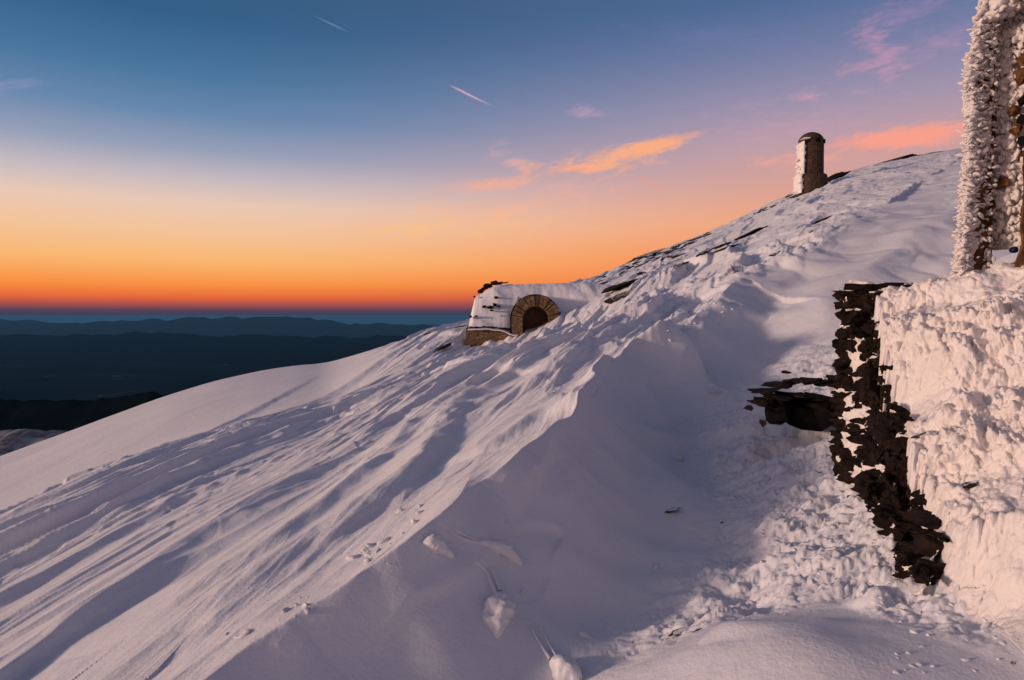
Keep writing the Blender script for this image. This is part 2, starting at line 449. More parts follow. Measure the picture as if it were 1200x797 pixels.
def plain(name, c, rough=.8):
    m, nt, bs, nd, lk = newmat(name)
    n1 = N(nd, 'ShaderNodeTexNoise', Scale=20, Detail=6); tc = N(nd, 'ShaderNodeTexCoord'); lk.new(tc.outputs['Object'], n1.inputs['Vector'])
    mx = N(nd, 'ShaderNodeMix', data_type='RGBA'); mx.inputs[6].default_value = (*[v*.6 for v in c], 1); mx.inputs[7].default_value = (*[min(1, v*1.4) for v in c], 1)
    lk.new(n1.outputs['Fac'], mx.inputs[0]); lk.new(mx.outputs[2], bs.inputs['Base Color']); bs.inputs['Roughness'].default_value = rough; bs.inputs['Specular IOR Level'].default_value = .15
    return m

M_SNOW = terrain_mat()
M_SNOWOBJ = snow_mat('drift_snow')[0]
M_RIME = snow_mat('rime', (.80, .755, .735), 1.6)[0]
M_ROCK = rock_mat('dark_schist', (.012, .010, .010), (.045, .035, .028), 7, True, .93)
M_ROCKD = rock_mat('wall_schist', (.006, .004, .004), (.030, .018, .013), 9, False)
M_BROWN = masonry_mat('brown_masonry', (.08, .045, .022), (.30, .18, .09), (.07, .042, .024), 5, 9)
M_TOWER = masonry_mat('tower_render', (.026, .014, .007), (.085, .048, .024), (.02, .011, .006), 1.8, 3.2, .03)
M_PILLAR = rock_mat('rusty_stone', (.05, .022, .01), (.24, .12, .05), 14, False)
M_DOOR = plain('old_wood', (.07, .04, .022))
M_GRASS = plain('dry_grass', (.16, .08, .05))
M_BLUE = plain('blue_plastic', (.01, .02, .05), .35)
M_BLACK = plain('painted_hole_shade', (.0018, .0015, .0015))  # near-black colour stands in for the shade inside holes and slits

# ------------------------------------------------------------------ terrain mesh
FINE = 1.0
th = np.concatenate([np.linspace(-180, -75, 40, endpoint=False), np.linspace(-75, -39, 120, endpoint=False),
                     np.linspace(-39, 39, int(1150*FINE), endpoint=False), np.linspace(39, 75, 120, endpoint=False), np.linspace(75, 180, 40, endpoint=False)])*math.pi/180
rr = np.concatenate([np.linspace(.05, 1.6, 24, endpoint=False), np.geomspace(1.6, 20, int(820*FINE), endpoint=False), np.geomspace(20, 110, int(420*FINE), endpoint=False), np.geomspace(110, 4200, 90)])
TH, RRg = np.meshgrid(th, rr)
X = np.sin(TH)*RRg; Y = np.cos(TH)*RRg
Z = np.zeros_like(X)
for i in range(0, X.shape[0], 100):
    Z[i:i+100] = height(X[i:i+100], Y[i:i+100])
_m = (np.hypot(X, Y) < 9) & (X > .8) & (Y > 0)
Z[_m] -= .10*sm(.02, .4, wallmask(X[_m], Y[_m]))
V = np.stack([X, Y, Z], -1).reshape(-1, 3)
terrain = mesh_np('snow_slope', V, grid_faces(len(rr), len(th), True), M_SNOW)
tag(terrain, kind='structure', label='wind carved snow slope rising to the right', )

tb_ = np.linspace(R(21), R(52), 640); rb_ = np.linspace(2.0, 7.0, 1150)
TB, RB = np.meshgrid(tb_, rb_); XB = np.sin(TB)*RB; YB = np.cos(TB)*RB
ZB = np.zeros_like(XB)
for i in range(0, len(rb_), 100): ZB[i:i+100] = height(XB[i:i+100], YB[i:i+100])
TM = wallmask(XB, YB); DB = bankrel(XB, YB, bank(XB, YB))*TM*(1-.7*sm(4.7, 5.2, YB))
ZB = ZB-.09*(1-sm(0, .05, TM)); XB = XB-.62*DB; YB = YB-.55*DB
tag(mesh_np('snow_bank', np.stack([XB, YB, ZB], -1).reshape(-1, 3), grid_faces(len(rb_), len(tb_)), M_RIME), kind='structure', label='frosted lumpy snow bank heaped behind the stone wall')

# ------------------------------------------------------------------ valley and ranges
def land_mat(name, c1, c2, sc_=.0006, snowy=False):
    m, nt, bs, nd, lk = newmat(name)
    ge = N(nd, 'ShaderNodeNewGeometry')
    n = N(nd, 'ShaderNodeTexNoise', Scale=sc_, Detail=9, Roughness=.6); lk.new(ge.outputs['Position'], n.inputs['Vector'])
    cr = N(nd, 'ShaderNodeValToRGB'); e = cr.color_ramp.elements; e[0].position = .4; e[1].position = .62
    e[0].color = (*c1, 1); e[1].color = (*c2, 1); lk.new(n.outputs['Fac'], cr.inputs[0]); lk.new(cr.outputs[0], bs.inputs['Base Color'])
    if snowy:
        x = cr.color_ramp.elements.new(.70); x.color = (.10, .12, .13, 1)
        cr.color_ramp.elements[1].position = .66
    bs.inputs['Roughness'].default_value = 1; bs.inputs['Specular IOR Level'].default_value = 0
    return m
M_VAL = land_mat('valley_land', (.003, .007, .008), (.012, .017, .018), .0004, True)
M_HILL = land_mat('hill_forest', (.002, .003, .003), (.006, .008, .008), .002)
M_RANGE = land_mat('range_rock', (.004, .008, .010), (.012, .018, .02), .0005)
thv = np.linspace(-math.pi, math.pi, 181)[:-1]; rv = np.concatenate([[10], np.geomspace(1500, 118000, 60)])
T2, R2 = np.meshgrid(thv, rv)
V = np.stack([np.sin(T2)*R2, np.cos(T2)*R2, -1500+60*fbm(np.sin(T2)*R2*.0002, np.cos(T2)*R2*.0002, 3, 200)], -1).reshape(-1, 3)
tag(mesh_np('valley_floor', V, grid_faces(len(rv), len(thv), True), M_VAL), kind='structure', label='dark hazy valley floor far below')
def range_mesh(name, prof, D, spread, base, seed, mat, rough, label):
    """mountain range whose crest follows prof (px, py) at distance D, with real width"""
    pxs = np.linspace(prof[0][0], prof[-1][0], 420)
    pys = np.interp(pxs, [p[0] for p in prof], [p[1] for p in prof])
    rows = 41; s = np.linspace(-1, 1, rows)
    VV = []
    for sv in s:
        d = D+sv*spread
        a = (pxs-600)/FOC
        zc = np.array([pt(p, q, D).z for p, q in zip(pxs, pys)])+D/FOC*3.0*fbm(pxs*.045, pxs*0+seed, 5, seed, .55)
        x = a*D*(1+.15*sv*spread/D); y = np.full(x.shape, d)
        dd = D*.00001
        f = np.clip(1-abs(sv), 0, 1)**.9
        nz = fbm(x*rough, y*rough, 5, seed)
        z = base+(zc-base)*f*(1+.35*nz*(1-f))+(zc-base)*.03*nz*f
        VV.append(np.stack([x, y, z], -1))
    V = np.concatenate(VV)
    o = mesh_np(name, V, grid_faces(rows, len(pxs)), mat)
    tag(o, kind='structure', label=label)
range_mesh('hills', [(-1400,455),(-700,452),(-300,470),(-100,470),(0,466),(60,467),(110,470),(170,463),(220,462),(300,458),(420,450),(700,450)], 4300, 1900, -1500, 210, M_HILL, .0009, 'near black wooded ridge below the snow slope')
range_mesh('hills', [(-1500,395),(-600,398),(-200,396),(0,392),(60,392),(130,393),(180,389),(230,393),(300,393),(400,396),(480,392),(560,396),(800,400),(1300,396),(2200,390)], 30000, 9000, -1500, 220, M_HILL, .00012, 'middle range of dark hills')
range_mesh('mountain_range', [(-1500,374),(-500,378),(-150,380),(-40,376),(15,374),(60,379),(120,378),(170,376),(205,374),(240,370.6),(262,373.4),(300,370.4),(345,372),(370,376),(430,379),(520,382),(800,378),(1300,372),(2200,376)], 62000, 12000, -1500, 230, M_RANGE, .00006, 'far blue mountain range on the horizon')

range_mesh('spur', [(-900,600),(-300,540),(-100,512),(0,504),(30,504),(55,507),(90,512),(160,530),(300,600)], 420, 160, -110, 240, land_mat('spur_snow', (.05, .06, .07), (.34, .36, .38), .06), .02, 'grey snowy spur at the far left edge below the slope')
# ------------------------------------------------------------------ rocks
def rock_bm(bm, c, s, seed, flat=.5, rot=0, ang=0, jag=.35, sub=2):
    tmp = bmesh.new(); bmesh.ops.create_icosphere(tmp, subdivisions=sub, radius=1)
    off = Vector((seed*3.1, seed*1.7, seed*.9))
    Mx = Matrix.Translation(c) @ Matrix.Rotation(rot, 4, 'Z') @ Matrix.Rotation(ang, 4, 'Y') @ Matrix.Diagonal((s[0], s[1], s[2], 1))
    rg = random.Random(seed*17.3)
    pls = []
    for q in range(11):
        n_ = Vector((rg.gauss(0, 1), rg.gauss(0, 1), rg.gauss(0, 1))).normalized(); pls.append((n_, rg.uniform(.45, .85)))
    for v in tmp.verts:
        co = v.co*1.15
        for n_, d_ in pls:
            t = co.dot(n_)-d_
            if t > 0: co = co-n_*t
        n = mnoise.noise(co*1.7+off)*jag*.55+mnoise.noise(co*4.5+off)*jag*.28+(mnoise.noise(co*11+off)*jag*.16 if sub > 2 else 0)
        v.co = Mx @ (co*(1.12+n))
    me = bpy.data.meshes.new('tmp'); tmp.to_mesh(me); tmp.free(); bm.from_mesh(me); bpy.data.meshes.remove(me)

ROCKP = []
for k in range(6):
    bm = bmesh.new(); rock_bm(bm, Vector((0, 0, 0)), (1, .7, .42), 5+k*3.3, jag=.6, sub=3)
    o = bm_obj('rock', bm, M_ROCK); ROCKP.append(o)
RUSED = set()
def place_rock(px, py, wpx, label, group, k=None, tilt=None, hf=1.0, sink=.15):
    p = hit(px, py)
    if p is None:
        for dy in range(1, 14):
            p = hit(px, py+dy)
            if p: break
    if p is None: return
    k = random.randrange(6) if k is None else k
    o = ROCKP[k]
    if k in RUSED:
        o = o.copy(); COL.objects.link(o)
    RUSED.add(k)
    w = wpx/FOC*p.y*.68
    o.location = (p.x, p.y, p.z-w*.42*hf*sink*.3)
    o.scale = (w, w*random.uniform(.7, 1.2), w*hf)
    o.rotation_euler = (random.uniform(-.2, .2), -.32+random.uniform(-.12, .12) if tilt is None else tilt, random.uniform(-.3, .3))
    tag(o, label, 'rock', group)
    return o
# rocky brow on the skyline
for i in range(74):
    t = random.random()**.8
    px = 688+(832-688)*t; base = np.interp(px, [p[0] for p in SKY], [p[1] for p in SKY])
    py = base+1+abs(random.gauss(0, 1))*(9-5*t)*.8
    place_rock(px, py, random.uniform(4, 11), 'small dark rock among many breaking through the snow along the low skyline brow', 'rocks along the skyline brow', hf=random.uniform(.4, .8), sink=.1)
for i in range(14):
    px = random.uniform(888, 935); base = np.interp(px, [p[0] for p in SKY], [p[1] for p in SKY])
    place_rock(px, base+1+random.random()*5, random.uniform(4, 9), 'small dark rock in the snow just below the domed tower', 'rocks below the tower', hf=random.uniform(.4, .8))
for (px, py, w, hf, lab) in [
    (935,229,24,.5,'dark flat rock directly under the foot of the domed tower'),
    (970,212,26,.3,'thin dark ledge just right of the domed tower base'),
    (977,209,14,.5,'small dark rock right of the tower on the skyline'),
    (1048,186,40,.22,'long thin dark ledge on the skyline between tower and frosted building'),
    (1092,178,14,.3,'small dark ledge on the skyline nearest the frosted building'),
    (966,258,22,.35,'small peaked dark ledge on the slope below the tower'),
    (932,291,34,.22,'long thin dark ledge low on the slope beneath the tower'),
    (955,270,10,.4,'tiny dark rock under the peaked ledge'),
    (872,277,34,.3,'dark ledge in bright snow above the dry grass'),
    (848,287,18,.3,'short slanting dark rock uphill left of the dry grass'),
    (850,291,18,.3,'slim dark rock just under the short slanting one'),
    (827,295,14,.4,'small dark rock left of the slim slanting pair'),
    (800,298,26,.3,'dark capped ledge over a small snow hump on the slope'),
    (796,310,16,.35,'small dark rock at the foot of the snow hump'),
    (755,292,26,.3,'flat dark slab jutting from the skyline brow'),
    (748,321,12,.5,'lone dark rock below the skyline brow'),
    (735,334,56,.12,'long dark rock band at the foot of the skyline brow'),
    (722,351,18,.7,'brown rock in a hollow right of the stone shelter'),
    (733,345,34,.16,'thin dark rock lip above the brown rock near the shelter'),
    (515,408,22,.45,'smooth grey rock at the left foot of the shelter slope'),
    (500,392,20,.4,'dark rock on the snowy ledge left of the shelter'),
    (535,384,14,.5,'small dark rock against the left corner of the shelter'),
    (798,741,22,.35,'small black rock poking through the smooth snow at bottom right'),
    (817,739,8,.5,'tiny black stone beside the small black rock at bottom right'),
    (782,599,18,.3,'flat black stone in the middle of the shaded crusty hollow'),
    (846,612,5,.6,'tiny black pebble in the crust right of the flat black stone'),
    (841,558,5,.6,'tiny black pebble high in the shaded crust'),
    (1140,566,17,.5,'star shaped black rock tip in the frosted bank at right'),
    (1103,371,10,.8,'small dark hollow stone near the top of the frosted bank'),
    (1098,507,34,.14,'thin brown edge of buried stone in the frosted bank'),
    (1182,500,6,.5,'tiny dark stone high at the right side of the frosted bank'),
    (1188,776,6,.5,'tiny dark stone at the bottom right corner of the snow')]:
    place_rock(px, py, w, lab, None, hf=hf)

# ------------------------------------------------------------------ rock ledge over the dark pit
pc = pt(930, 470, 6.45)
led = empty('rock_ledge', pc); tag(led, 'black rock ledge overhanging a dark hole in the snow beside the stone wall', 'rock ledge')
def child_bm(name, bm, mat, root, smooth=False):
    bmesh.ops.translate(bm, verts=bm.verts, vec=-Vector(root.location))
    return bm_obj(name, bm, mat, root, smooth)
bm = bmesh.new()
for (px, py, d, w, h, dep) in [(905,462,6.5,30,6,.3),(888,468,6.45,20,5,.25),(930,461,6.55,40,6,.3),(955,463,6.5,34,6,.3),(975,468,6.4,26,6,.28),(985,474,6.3,20,5,.25),(878,476,6.4,9,5,.15),(895,470,6.4,22,8,.2),(893,494,6.25,5,8,.08),(955,470,6.45,40,7,.3),(985,470,6.4,20,7,.3)]:
    rock_bm(bm, pt(px, py+2, d*1.035), (w/2/FOC*d*1.1, dep*.8, h/FOC*d*.62), px*.13, rot=random.uniform(-.2, .2), ang=random.uniform(-.1, .1), jag=.7, sub=3)
child_bm('overhang', bm, M_ROCKD, led)
bm = bmesh.new()
for (px, py, d, w, h, dep) in [(950,446,6.9,34,3.2,.2),(985,444,6.9,30,4,.2),(915,452,6.85,30,3,.2),(900,457,6.75,30,2.6,.2),(930,446,7.0,20,3,.2),(966,448,6.9,26,3,.2),(920,436,7.3,10,1.5,.1),(902,449,7.1,18,1.5,.1)]:
    rock_bm(bm, pt(px, py, d), (w/2/FOC*d, dep, h/FOC*d), px*.17, ang=-.1, jag=.75, sub=3)
child_bm('upper_stratum', bm, M_ROCKD, led)
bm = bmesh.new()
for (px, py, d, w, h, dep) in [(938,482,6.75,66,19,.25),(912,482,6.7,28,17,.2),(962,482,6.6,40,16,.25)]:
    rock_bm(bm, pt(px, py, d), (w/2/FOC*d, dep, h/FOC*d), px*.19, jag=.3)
child_bm('hole_shade_fill', bm, M_BLACK, led)  # black lumps fill the pit, painting the shade under the overhang

# ------------------------------------------------------------------ stone wall
def lerpcurve(P, t):
    f = t*(len(P)-1); i = min(int(f), len(P)-2); return P[i].lerp(P[i+1], f-i)
root = empty('stone_wall', WB[2]); tag(root, 'black dry stone wall edge crusted with rime, half buried by the frosted bank', 'stone wall')
nt_, nv_ = 150, 60
V = []
for i in range(nt_):
    t = i/(nt_-1); b0 = lerpcurve(WB, t); t0 = lerpcurve(WT, t)
    for j in range(nv_):
        v = -.25+1.3*j/(nv_-1)
        p = b0.lerp(t0, v)
        q = Vector((p.y*3, p.z*4, 3.3))
        n = mnoise.fractal(q*3.2, .8, 2.1, 5)*.06+mnoise.noise(q)*.04+abs(mnoise.noise(q*6))*.03
        if v > .95: n -= (v-.95)*.5
        V.append(p+Vector((-1, -.25, 0)).normalized()*(n+.0)-Vector(WB[2]))
mesh_np('rime_face', V, grid_faces(nt_, nv_), M_RIME, root)
bm = bmesh.new()
def wst(t, v, w, h, out=.03, seed=0, ang=0):
    b0 = lerpcurve(WB, max(0, min(1, t))); t0 = lerpcurve(WT, max(0, min(1, t)))
    p = b0.lerp(t0, v)+Vector((-1, -.25, 0)).normalized()*out
    dr = (lerpcurve(WB, min(1, t+.05))-lerpcurve(WB, max(0, t-.05)))
    rot = math.atan2(dr.y, dr.x)
    rock_bm(bm, p, (w, .07, h), seed, rot=rot, ang=ang, jag=.55, sub=3)
random.seed(21)
zr = WB[-1].z-.05
kk = 0
while zr < WT[0].z-.02:
    hh = random.uniform(.045, .085); t = random.uniform(-.02, .0)
    while t < 1:
        b0 = lerpcurve(WB, max(0, min(1, t))); t0 = lerpcurve(WT, max(0, min(1, t)))
        v = (zr-b0.z)/max(.05, t0.z-b0.z); wd = random.uniform(.06, .15)
        if -.05 < v < 1.0:
            strip = .045 < t < .30 and -.1 < v < .66
            pr = .30 if strip else (.93 if v > .55 or t > .55 or t < .045 else .55)
            if t < .3 and v > .66: pr = .9
            if random.random() < pr:
                if t < .045: wd *= .6
                wst(t, v, wd*.55, hh*.60, random.uniform(-.02, .03), 3+kk*1.37, random.uniform(-.15, .15))
        kk += 1; t += wd*.95/2.4
    zr += hh*1.02
for k, (px, py, w_, h_) in enumerate([(1005,345,34,14),(1020,362,24,16),(1000,372,22,12),(1022,385,26,20),(1005,390,20,10),(1028,402,22,14),(1032,425,26,12),(1040,430,18,10),(1020,440,20,22),
        (1038,447,20,18),(1022,463,18,26),(1036,470,26,22),(1050,478,26,12),(1060,490,20,9),(1030,492,16,22),(1045,500,30,24),(1060,520,24,24),(1040,520,18,30),(1065,545,22,26),(1045,550,20,26),
        (1020,560,18,14),(1014,575,22,20),(1028,530,14,26),(1035,575,20,26),(1060,570,24,26),(1048,595,34,22),(1075,590,22,14),(1066,610,32,22),(1090,625,34,10),(1078,640,34,14),(1055,625,20,14),
        (1066,655,26,14),(1080,668,18,16),(1086,677,10,8),(1104,629,18,5),(1050,608,14,10),(1030,600,10,12),(1008,352,26,10),(1014,412,18,8)]):
    p = hit(px, py); d = min(p.y, float(np.interp(py, [340, 430, 540, 620, 680], [5.3, 4.8, 4.2, 3.65, 3.15])))-.07
    rock_bm(bm, pt(px, py, d), (w_/2/FOC*d*1.1, .06, h_/2/FOC*d*1.0), 900+k*2.1, rot=-.3, ang=random.uniform(-.6, .6), jag=1.0, sub=4)
child_bm('stones', bm, M_ROCKD, root)
bm = bmesh.new()
for (px, py, w, d) in [(1005,337,32,5.2),(1035,336.5,44,5.15),(1065,335.5,48,5.1),(1085,335,22,5.1)]:
    rock_bm(bm, pt(px, py, d), (w/2/FOC*d*1.3, .18, .030), px*.7, ang=-.01, jag=.25, sub=3)
child_bm('capstone', bm, M_ROCKD, root)

# ------------------------------------------------------------------ snow clumps with tails, and crumbs
def lump_mesh(name, pts, rads, mat, parent, seed=0, rough=.18, ns=14):
    """swept irregular body along pts with radii"""
    V = []; n = len(pts)
    for i, (p, r) in enumerate(zip(pts, rads)):
        a = pts[max(0, i-1)]; b = pts[min(n-1, i+1)]; d = (b-a).normalized()
        s = d.cross(Vector((0, 0, 1))).normalized(); u = s.cross(d)
        for k in range(ns):
            q = 2*math.pi*k/ns
            dirv = s*math.cos(q)+u*math.sin(q)
            rr_ = r*(1+rough*2*mnoise.noise((p+dirv*r)*14+Vector((seed, 0, 0)))+rough*mnoise.noise((p+dirv*r)*40))
            V.append(p+dirv*rr_-(Vector(parent.location) if parent else Vector()))
    F = grid_faces(n, ns, True)
    return mesh_np(name, V, F, mat, parent)
def smooth_path(P, n):
    out = []
    for i in range(n):
        f = i/(n-1)*(len(P)-1); k = min(int(f), len(P)-2); t = f-k
        p0 = P[max(0, k-1)]; p1 = P[k]; p2 = P[k+1]; p3 = P[min(len(P)-1, k+2)]
        out.append(.5*((2*p1)+(p2-p0)*t+(2*p0-5*p1+4*p2-p3)*t*t+(3*p1-p0-3*p2+p3)*t**3))
    return out
def clump(body, rad, tails, label, seed):
    """body: list of pixels along it; rad: list of px radii; tails: list of pixel polylines ending on the body"""
    P = [hit(*b) for b in body]
    root = empty('snow_clump', P[0]); tag(root, label, 'snow clump', 'snow clumps with streaked tails')
    R0 = [1.0*r/FOC*p.y for r, p in zip(rad, P)]
    P = [p+Vector((0, 0, r*.4)) for p, r in zip(P, R0)]
    n = 44; pp = smooth_path(P, n)
    rs = list(np.interp(np.linspace(0, len(R0)-1, n), range(len(R0)), R0))
    rs = [r*max(.05, math.sin(math.pi*(i/(n-1)))**.55) for i, r in enumerate(rs)]
    lump_mesh('body', pp, rs, M_SNOWOBJ, root, seed, .27, 22)
    for T in tails:
        Q = [hit(*b) for b in T]; Q = [q+Vector((0, 0, .006)) for q in Q]
        pp = smooth_path(Q, 20); w = 2.2/FOC*Q[0].y
        lump_mesh('tail', pp, [w*(.35+.75*i/19) for i in range(20)], M_SNOWOBJ, root, seed+3, .2, 8)
clump([(495,638),(512,642),(532,655)], [5,10,4], [[(498,628),(506,634),(513,640)]], 'short snow clump resting on the crest line, farthest left of the streaked clumps', 1)
clump([(560,637),(580,643),(600,655),(612,664)], [5,7,9,4], [[(526,624),(542,632),(562,638)],[(530,619),(548,630),(566,637)]], 'long slim snow clump with two tails, upper right of the group', 2)
clump([(583,700),(585,716),(582,735),(583,750)], [10,17,15,4], [[(556,658),(570,672),(581,697)],[(562,655),(575,668),(586,694)]], 'largest egg shaped snow clump with curved double tail', 3)
clump([(645,778),(660,790),(680,800)], [8,13,13], [[(621,734),(631,752),(645,774)],[(633,735),(643,755),(655,776)]], 'snow clump with double tail cut by the bottom edge of the picture', 4)
CH = []
for k in range(4):
    bm = bmesh.new(); rock_bm(bm, Vector((0, 0, 0)), (1, .8, .7), 40+k*2.3, jag=.5)
    CH.append(bm_obj('snow_chunk', bm, M_SNOWOBJ, None, True))
CU = set()
def chunk(px, py, wpx, label, group):
    p = hit(px, py)
    if p is None: return
    k = random.randrange(4); o = CH[k]
    if k in CU: o = o.copy(); COL.objects.link(o)
    CU.add(k); w = wpx/FOC*p.y*.5
    o.location = (p.x, p.y, p.z+w*.02); o.scale = (w*1.2, w, w*.7); o.rotation_euler = (random.uniform(-.4, .4), random.uniform(-.4, .4), random.uniform(0, 6))
    tag(o, label, 'snow chunk', group)
random.seed(5)
chunk(685,745,15,'round snowball lying alone on the smooth shaded snow near the bottom', None)
chunk(612,694,9,'small pointed snow crumb right of the largest egg shaped clump', None)
chunk(594,615,9,'small snow crumb above the long slim clump', None)
chunk(769,664,13,'small white snow lump at the edge of the crusty hollow', None)
chunk(793,536,22,'rounded snow lump in the upper hollow', None)
chunk(838,460,18,'pale snow lump below the curling tongue of snow', None)
for cx, cy, n in [(352,714,9),(425,655,9),(445,640,6),(478,602,5),(300,745,5)]:
    for i in range(n):
        chunk(cx+random.gauss(0, 14), cy+random.gauss(0, 7), random.uniform(4, 15), 'broken snow chunk in the row of debris along the main crest', 'broken chunks along the crest')
for i in range(26):
    px = random.uniform(640, 860); chunk(px, 455-(px-640)*.42+random.gauss(0, 10), random.uniform(3, 7), 'tiny bright snow crumb on the wind carved upper slope', 'snow crumbs on the upper slope')
for i in range(34):
    chunk(random.uniform(860, 1060), random.uniform(600, 700)+random.uniform(-10, 30), random.uniform(3, 8), 'crusty snow crumb on the shaded ground below the stone wall', 'crust crumbs below the wall')
for i in range(36):
    chunk(random.uniform(1050, 1198), random.uniform(690, 790), random.uniform(4, 10), 'crusty snow crumb at the foot of the frosted bank', 'crust crumbs at the bank foot')

# ------------------------------------------------------------------ dry grass tufts
def tuft(px, py, hpx, n, label):
    p = hit(px, py) or hit(px, py+4)
    root = empty('grass_tuft', p); tag(root, label, 'dry grass', None)
    V = []; F = []
    s = p.y/FOC
    for i in range(n):
        bx = random.gauss(0, hpx*.3)*s; by = random.gauss(0, .15); h = random.uniform(.5, 1)*hpx*s
        lx = bx*.5+random.gauss(0, .2)*hpx*s; w = .35*s
        z0 = ground(p.x+bx, p.y+by)-p.z-.05
        b = len(V)
        V += [(bx-w, by, z0), (bx+w, by, z0), (bx+lx+w*.3, by, z0+h), (bx+w*0, by+w, z0), ]
        F += [(b, b+1, b+2, b+2)]; F += [(b+1, b+3, b+2, b+2)]
    bm = bmesh.new(); vs = [bm.verts.new(v) for v in V]
    for f in F:
        bm.faces.new([vs[f[0]], vs[f[1]], vs[f[2]]])
    bm_obj('blades', bm, M_GRASS, root)
tuft(860, 317, 8, 70, 'tuft of dry reddish grass poking from bright snow on the upper slope')
tuft(826, 328, 6, 40, 'smaller dark grass tuft beside the scooped drift')

# ------------------------------------------------------------------ stone shelter
D = 31.0
def sp(px, py, d=D): return pt(px, py, d)
sh = empty('stone_shelter', sp(630, 392)); tag(sh, 'snow covered stone shelter with a round arched doorway', 'shelter')
SL = Vector(sh.location)
u = D/FOC
# roof and walls wrapped in snow: height field over its footprint
nx, ny = 240, 120
xs = np.linspace(sp(549.3, 0).x, sp(765, 0).x, nx); ys = np.linspace(29.9, 36.5, ny)
XX, YY = np.meshgrid(xs, ys)
pxx = XX/D*FOC+600
topz = np.interp(pxx, [546, 549, 551, 555, 562, 578, 592, 640, 690, 715, 740, 765], [sp(0, q).z for q in (400, 378, 366, 349, 343, 332.5, 332, 331.5, 330.5, 332, 339, 352)])
frontz = np.interp(pxx, [546, 592, 600, 655, 690, 765], [sp(0, q).z for q in (384, 386, 392, 392, 372, 366)])
_k = np.exp(-.5*(np.arange(-12, 13)/5.0)**2); _k /= _k.sum()
_row = np.convolve(np.pad(topz[0], 12, mode='edge'), _k, 'valid'); _row = np.where(pxx[0] < 560, topz[0], _row); topz = np.tile(_row, (ny, 1))
_row = np.convolve(np.pad(frontz[0], 12, mode='edge'), _k, 'valid'); frontz = np.tile(_row, (ny, 1))
f = sm(30.0, 32.2, YY+.05*perlin(XX*2, YY*2, 300))**.75
lz = frontz+(topz-frontz)*f
lz = lz-2.5*sm(34.8, 36.5, YY)-.0
lz += .05*fbm(XX*1.2, YY*1.2, 4, 310)
lz = np.where((np.abs(XX-sp(627.5, 0, 30.1).x) < .72) & (YY < 31.3), -2.2, lz)
V = np.stack([XX-SL.x, YY-SL.y, lz-SL.z], -1).reshape(-1, 3)
F = grid_faces(ny, nx)
ro = mesh_np('snow_roof', V, F, M_SNOWOBJ, sh)
md = ro.modifiers.new('solid', 'SOLIDIFY'); md.thickness = .05; md.offset = -1
# masonry body under it
bm = bmesh.new()
def box(bm, x0, x1, y0, y1, z0, z1):
    vs = [bm.verts.new((x, y, z)) for z in (z0, z1) for y in (y0, y1) for x in (x0, x1)]
    for f in ((0, 1, 3, 2), (4, 6, 7, 5), (0, 4, 5, 1), (2, 3, 7, 6), (0, 2, 6, 4), (1, 5, 7, 3)): bm.faces.new([vs[i] for i in f])
box(bm, sp(546.5, 0).x, sp(600, 0).x, 30.15, 34.8, sp(0, 440).z, sp(0, 384).z)
child_bm('wall', bm, M_BROWN, sh)
# arch surround: a ring with legs, deep
def arch_ring(cx, cz, ro_, ri, y0, y1, leg, nseg=40):
    bm = bmesh.new()
    prof = [(-1, -leg)]+[(-math.cos(math.pi*i/nseg), math.sin(math.pi*i/nseg)) for i in range(nseg+1)]+[(1, -leg)]
    rings = []
    rg = random.Random(4); st = [(rg.uniform(-.03, .035), rg.uniform(-.05, .03)) for q in range(40)]
    for k, (x, z) in enumerate(prof):
        if k in (0, len(prof)-1): o = (x*ro_, z); n = (x*ri, z)
        else: o = (x*ro_, z*ro_); n = (x*ri, z*ri)
        dr, dy = st[k//7] if nseg > 60 else (0, 0)
        jt = (k % 7 == 0) and nseg > 60
        jo = 1+dr-(.03 if jt else 0)
        y0_ = y0; y0 = y0_+dy+(.07 if jt else 0)
        rings.append([bm.verts.new((cx+o[0]*jo, y0, cz+o[1]*jo)), bm.verts.new((cx+n[0], y0, cz+n[1])), bm.verts.new((cx+n[0], y1, cz+n[1])), bm.verts.new((cx+o[0], y1, cz+o[1]))])
        y0 = y0_
    for a, b in zip(rings[:-1], rings[1:]):
        for i in range(4): bm.faces.new((a[i], a[(i+1) % 4], b[(i+1) % 4], b[i]))
    bm.faces.new(rings[0]); bm.faces.new(rings[-1][::-1])
    return bm
ac = sp(627.5, 374.5, 30.1)
bm = arch_ring(ac.x, ac.z, 28.5/FOC*30.1, 15.2/FOC*30.1, 29.95, 32.4, 1.2, 98)
child_bm('arch_surround', bm, M_BROWN, sh)
